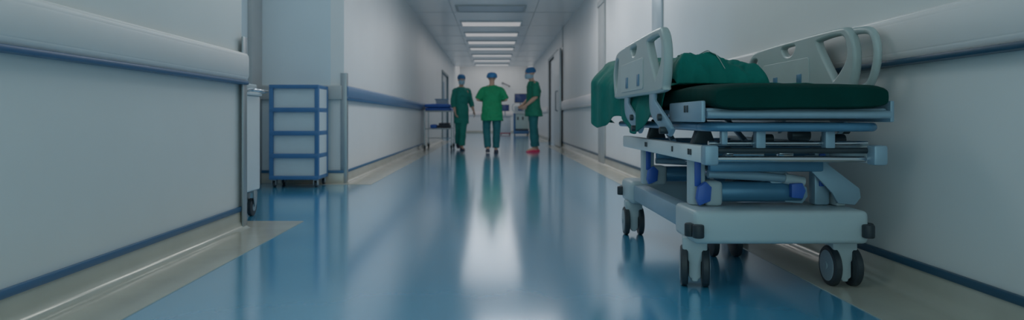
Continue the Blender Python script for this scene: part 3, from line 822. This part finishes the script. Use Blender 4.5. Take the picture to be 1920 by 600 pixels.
def person(P):
    k = P['height'] / 1.75
    root = empty('person', P['loc'], P['rz'], P['label'], 'person')
    root.scale = (k, k, k)
    J = P['joints']
    V = lambda n: Vector(J[n])
    # local frame: faces -Y
    b = MB()
    pel, chest, neck, head = V('pelvis'), V('chest'), V('neck'), V('head')
    X, Y, Z = (1, 0, 0), (0, 1, 0), (0, 0, 1)
    b.rings_z([(pel + Vector((0, 0, -.10)), .10, .08), (pel, .155, .11), (pel + (chest - pel) * .4, .135, .10), (chest - Vector((0, 0, .02)), .165, .115),
               (chest + (neck - chest) * .45, .175, .10), (chest + (neck - chest) * .8, .10, .075), (neck, .055, .058)], 22)
    capsule(b, neck - Vector((0, 0, .04)), head + Vector((0, .01, -.05)), .056, .052)
    hy = P.get('head_turn', 0.0); hp = P.get('head_pitch', 0.0)
    R = Matrix.Rotation(hy, 4, 'Z') @ Matrix.Rotation(hp, 4, 'X')
    hm = MB()
    hm.ell((0, .012, .035), .075, .096, .085); hm.ell((0, -.018, -.015), .066, .078, .09); hm.ell((0, -.045, -.075), .045, .045, .038)
    capsule(hm, (0, -.094, .012), (0, -.108, -.022), .009, .014, 10)
    hm.ell((0, -.088, -.052), .026, .012, .010); hm.ell((0, -.082, .03), .055, .016, .012)
    for sx in (-1, 1):
        hm.ell((sx * .076, .01, -.005), .009, .02, .032); hm.ell((sx * .03, -.078, .01), .014, .014, .009)
        hm.ell((sx * .04, -.06, -.02), .024, .022, .02)
    hm.bm.transform(Matrix.Translation(head) @ R)
    me = bpy.data.meshes.new('t'); hm.bm.to_mesh(me); hm.bm.free(); b.bm.from_mesh(me); bpy.data.meshes.remove(me)
    for s, sg in (('l', 1), ('r', -1)):
        sh, el, wr = V('shoulder_' + s), V('elbow_' + s), V('wrist_' + s)
        capsule(b, chest + Vector((sg * .08, 0, .07)), sh, .06, .055)
        capsule(b, sh, el, .050, .039); capsule(b, el, el + (wr - el) * .35, .039, .042); capsule(b, el + (wr - el) * .35, wr, .042, .026)
        hand(b, wr, wr - el + Vector(P.get('hand_off_' + s, (0, 0, 0))), P['palm_' + s], sg, P.get('curl', .5))
        hp_, kn, an, to = V('hip_' + s), V('knee_' + s), V('ankle_' + s), V('toe_' + s)
        capsule(b, hp_, kn, .085, .055); capsule(b, kn, kn + (an - kn) * .35 + Vector((0, .012, 0)), .052, .055); capsule(b, kn + (an - kn) * .35 + Vector((0, .012, 0)), an, .055, .037)
        heel = an + (an - to).normalized() * .03; heel.z = to.z + .012 if to.z < an.z else an.z - .04
        capsule(b, an, heel, .036, .03); capsule(b, an - Vector((0, 0, .015)), to, .036, .024); capsule(b, heel, to, .028, .024)
    body = b.build('body', M['skin'], root, True, (('REMESH', dict(mode='VOXEL', voxel_size=.0062, use_smooth_shade=True)), ('SMOOTH', dict(factor=.5, iterations=2))))
    # eyes
    for sx in (-1, 1):
        e = MB().ell((0, 0, 0), .009, .005, .006, 10)
        e.bm.transform(Matrix.Translation(head) @ R @ Matrix.Translation((sx * .03, -.0905, .01)))
        e.build('eye', M['eye'], root)
    # scrub top / gown
    hem = P['hem']; c = MB(); fl = P.get('flare', .0)
    hemc = pel + Vector((0, 0, hem - pel.z)) + Vector(P.get('hem_off', (0, 0, 0)))
    wd = P.get('wide', 1.0)
    rg = [(hemc, (.205 + fl) * wd, (.155 + fl * .7)), (hemc + (pel - hemc) * .6, (.20 + fl * .4) * wd, .150 + fl * .3), (pel + Vector((0, 0, .02)), .192 * wd, .142), (pel + (chest - pel) * .45, .180 * wd, .132),
          (chest - Vector((0, 0, .02)), .200 * wd, .142), (chest + (neck - chest) * .40, .190 * wd, .125), (chest + (neck - chest) * .72, .115, .095), (neck - Vector((0, 0, .02)), .082, .078)]
    c.rings_z(rg, 26)
    for s, sg in (('l', 1), ('r', -1)):
        sh, el, wr = V('shoulder_' + s), V('elbow_' + s), V('wrist_' + s)
        capsule(c, chest + Vector((sg * .05, 0, .085)), sh + Vector((-sg * .01, 0, -.01)), .082, .070)
        end = el + (wr - el) * P.get('sleeve', -.15)
        if P.get('sleeve', -.15) > 0:
            c.tube([sh + (el - sh) * .02, sh + (el - sh) * .5, el, el + (wr - el) * .3, end], [.068, .068, .062, .06, .054], 16)
        else:
            end = sh + (el - sh) * (1 + P.get('sleeve', -.15)); c.tube([sh + (el - sh) * .02, sh + (el - sh) * .5, end], [.068, .073, .076], 16)
    top = c.build('scrub_top', P['m_top'], root, True, (('REMESH', dict(mode='VOXEL', voxel_size=.010, use_smooth_shade=True)), ('SMOOTH', dict(factor=.5, iterations=3))))
    tx = bpy.data.textures.get('cloth_folds') or bpy.data.textures.new('cloth_folds', 'CLOUDS'); tx.noise_scale = .09
    dm = top.modifiers.new('folds', 'DISPLACE'); dm.texture = tx; dm.strength = .03; dm.mid_level = .45
    # trousers
    c = MB()
    c.rings_z([(pel + Vector((0, 0, -.13)), .12, .10), (pel + Vector((0, 0, -.04)), .172, .128), (pel + Vector((0, 0, .10)), .160, .118)], 22)
    for s in 'lr':
        hp_, kn, an = V('hip_' + s), V('knee_' + s), V('ankle_' + s)
        c.tube([hp_ + Vector((0, 0, .03)), hp_ + (kn - hp_) * .5, kn, kn + (an - kn) * .5, an + (kn - an) * .06], [.102, .096, .080, .076, .070], 18)
    tr_ = c.build('trousers', P['m_bot'], root, True, (('REMESH', dict(mode='VOXEL', voxel_size=.009, use_smooth_shade=True)), ('SMOOTH', dict(factor=.5, iterations=3))))
    dm = tr_.modifiers.new('folds', 'DISPLACE'); dm.texture = tx; dm.strength = .022; dm.mid_level = .4
    # cap
    c = MB()
    rr = []
    for q in range(9):
        a = pi / 2 * q / 8
        rr.append(((0, .014 + .006 * sin(a), .030 + .098 * sin(a)), .092 * cos(a) ** .6 + .002, .112 * cos(a) ** .6 + .002, X, Y))
    rr.insert(0, ((0, .014, .012), .084, .103, X, Y))
    c.loft(rr, 26)
    for v in c.bm.verts: v.co += v.co.normalized() * .004 * noise.noise(v.co * 40)
    cs = P.get('cap_scale', 1.0)
    c.bm.transform(Matrix.Translation(head) @ R @ Matrix.Translation((0, 0, P.get('cap_drop', 0))) @ Matrix.Diagonal((cs, cs, 1.0, 1.0))); c.build('surgical_cap', P['m_cap'], root)
    if P.get('mask'):
        c = MB(); rr = []
        for q in range(9):
            z = -.10 + .10 * q / 8
            rr.append(((0, -.028, z), .062 + .012 * sin(pi * q / 8), .078 + .016 * sin(pi * q / 8), X, Y))
        c.loft(rr, 26)
        c.bm.transform(Matrix.Translation(head) @ R); c.build('face_mask', M['mask'], root)
    # shoes
    for s in 'lr':
        an, to = V('ankle_' + s), V('toe_' + s)
        d = (to - an); f = Vector((d.x, d.y, 0)).normalized(); pit = P.get('pitch_' + s, 0.0)
        c = MB()
        prof = [(-.07, .028, .020, .03), (-.055, .036, .032, .04), (-.01, .037, .036, .045), (.05, .042, .036, .042), (.11, .046, .028, .030), (.155, .040, .022, .024), (.18, .022, .014, .02)]
        rg = []
        for (t, wx, hz_, zc) in prof:
            rg.append(((0, -t, zc), wx, hz_, X, Z))
        c.loft(rg, 22, True, 2.6)
        c.box(-.043, .043, -.165, .068, .0, .016, .007)
        sh_ = P.get('shoe_h', 1.0)
        for v in c.bm.verts: v.co.z *= sh_
        ang = math.atan2(f.x, -f.y)
        base = Vector((an.x, an.y, an.z - .09))
        mt = Matrix.Translation(base) @ Matrix.Rotation(ang, 4, 'Z') @ Matrix.Translation((0, -.15, 0)) @ Matrix.Rotation(pit, 4, 'X') @ Matrix.Translation((0, .15, 0))
        c.bm.transform(mt); c.build('shoe', P['m_shoe'], root)
    return root

base = dict(pelvis=(0, 0, .95), chest=(0, -.01, 1.28), neck=(0, .005, 1.475), head=(0, -.015, 1.625),
            shoulder_l=(.185, 0, 1.40), shoulder_r=(-.185, 0, 1.40), elbow_l=(.24, .02, 1.12), elbow_r=(-.24, .02, 1.12), wrist_l=(.25, -.04, .88), wrist_r=(-.25, -.04, .88),
            hip_l=(.085, 0, .90), hip_r=(-.085, 0, .90), knee_l=(.09, -.02, .50), knee_r=(-.09, -.02, .50), ankle_l=(.09, .02, .09), ankle_r=(-.09, .02, .09),
            toe_l=(.10, -.12, .035), toe_r=(-.10, -.12, .035))
def J(**kw):
    d = dict(base); d.update(kw); return d
# left: walks towards the camera, mid-stride, one arm swinging out
person(dict(loc=(-.735, 14.72, 0), rz=radians(12), height=1.74, label='person in a long teal gown and mask walking beside the steel trolley', m_top=M['scrub_teal'], m_bot=M['scrub_teal'],
            m_cap=M['capdark'], m_shoe=M['shoe'], mask=True, hem=.62, flare=.0, sleeve=.6, wide=.84, palm_l=(-1, 0, 0), palm_r=(1, 0, 0), curl=.45, head_pitch=radians(6),
            joints=J(shoulder_l=(.155, .02, 1.385), shoulder_r=(-.145, -.01, 1.38), elbow_l=(.225, .05, 1.13), wrist_l=(.285, .0, .92), elbow_r=(-.20, -.02, 1.11), wrist_r=(-.17, -.12, .90),
                     hip_l=(.07, 0, .90), hip_r=(-.07, 0, .90), knee_l=(.02, -.10, .50), ankle_l=(-.005, -.10, .09), toe_l=(.0, -.24, .035), knee_r=(-.055, .04, .50), ankle_r=(-.045, .24, .135), toe_r=(-.05, .11, .05)),
            pitch_r=radians(16)))
# middle: seen from behind, elbows bent in front
person(dict(loc=(-.03, 13.5, 0), rz=pi, height=1.735, label='person seen from behind in bright green scrub top and dark teal trousers', m_top=M['scrub_green'], m_bot=M['trouser'],
            m_cap=M['cap'], cap_scale=1.22, cap_drop=-.012, m_shoe=M['shoe'], hem=.69, sleeve=-.02, wide=1.12, flare=.005, palm_l=(-.3, 0, -1), palm_r=(.3, 0, -1), curl=.6,
            hand_off_l=(-.05, 0, 0), hand_off_r=(.05, 0, 0),
            joints=J(head=(0, -.035, 1.60), neck=(0, -.005, 1.455), shoulder_l=(.195, 0, 1.345), shoulder_r=(-.195, 0, 1.345), elbow_l=(.295, .03, 1.14), elbow_r=(-.295, .03, 1.14), wrist_l=(.14, -.18, 1.12), wrist_r=(-.14, -.18, 1.12),
                     hip_l=(.10, 0, .90), hip_r=(-.10, 0, .90), knee_l=(.115, -.03, .50), ankle_l=(.085, .10, .10), toe_l=(.09, -.03, .04), knee_r=(-.10, -.03, .50), ankle_r=(-.085, -.04, .09), toe_r=(-.10, -.18, .035)),
            pitch_l=radians(4)))
# right: standing in profile, facing left, forearms raised in front
person(dict(loc=(.86, 13.9, 0), rz=radians(-78), height=1.85, label='person in dark green scrubs and pink clogs standing side-on, facing left', m_top=M['scrub_dark'], m_bot=M['trouser'],
            m_cap=M['capdark'], m_shoe=M['pinkshoe'], shoe_h=.68, mask=True, hem=.735, sleeve=-.05, wide=1.0, flare=.035, hem_off=(0, .02, 0), palm_l=(-1, 0, .3), palm_r=(1, 0, .3), curl=.55, head_pitch=radians(8),
            joints=J(chest=(0, .02, 1.27), neck=(0, -.02, 1.47), head=(0, -.06, 1.61), shoulder_l=(.18, .01, 1.39), shoulder_r=(-.18, .01, 1.39), elbow_l=(.22, -.0, 1.12), elbow_r=(-.23, .0, 1.12), wrist_l=(.13, -.17, .96), wrist_r=(-.15, -.18, .97),
                     knee_l=(.09, -.02, .50), ankle_l=(.095, .0, .09), toe_l=(.12, -.14, .035), knee_r=(-.10, .05, .50), ankle_r=(-.10, .10, .09), toe_r=(-.12, -.04, .035))))

# ------------------------------------------------------------------ lights
def area(x, y, z, sx, sy, w, col=(1, .945, .91), rot=(0, 0, 0), spread=180):
    l = bpy.data.lights.new('lamp', 'AREA'); l.shape = 'RECTANGLE'; l.size = sx; l.size_y = sy; l.energy = w; l.color = col
    l.spread = radians(spread)
    o = bpy.data.objects.new('lamp', l); o.location = (x, y, z); o.rotation_euler = rot; COL.objects.link(o); return o
for y in LY: area(-.05, y, ZC - .03, 1.44, .9, 5.6)
for y in (6.8, 8.6, 10.3): area(.4, y, ZC - .03, 1.38, .7, 17.5)  # unseen lights added overhead to brighten the walls past the alcove
for y in (29.2, 31.2): area(0, y, 3.58, 2.6, .9, 13.5)  # hidden lights added over the end hall so the back wall reads bright
for y in (1.0, 4.2): area(-.5, y, ZC - .03, 1.38, .7, 9, (.95, 1.0, .95))
area(-2.1, 5.7, ZC - .03, .8, .8, 5.0, (.92, .98, 1.0))

wd = bpy.data.worlds.new('world'); S.world = wd; wd.use_nodes = True
bg = wd.node_tree.nodes['Background']; bg.inputs['Color'].default_value = (.64, .97, .98, 1); bg.inputs['Strength'].default_value = 1.12

# ------------------------------------------------------------------ camera
cam = bpy.data.cameras.new('camera'); cam.sensor_width = 36; cam.lens = 22.5
cam.shift_x = 35 / 1920; cam.shift_y = -78 / 1920
cam.dof.use_dof = True; cam.dof.focus_distance = 2.9; cam.dof.aperture_fstop = 2.3
cam.clip_start = .05; cam.clip_end = 200
co = bpy.data.objects.new('camera', cam); COL.objects.link(co)
co.location = (0, 0, .73); co.rotation_euler = (radians(90), 0, 0)
S.camera = co

S.view_settings.view_transform = 'Standard'; S.view_settings.look = 'None'
S.view_settings.exposure = 0.0; S.view_settings.gamma = 1.0; S.view_settings.use_curve_mapping = False
S.cycles.use_denoising = True
S.cycles.max_bounces = 10; S.cycles.diffuse_bounces = 6; S.cycles.glossy_bounces = 5
S.cycles.sample_clamp_indirect = 6
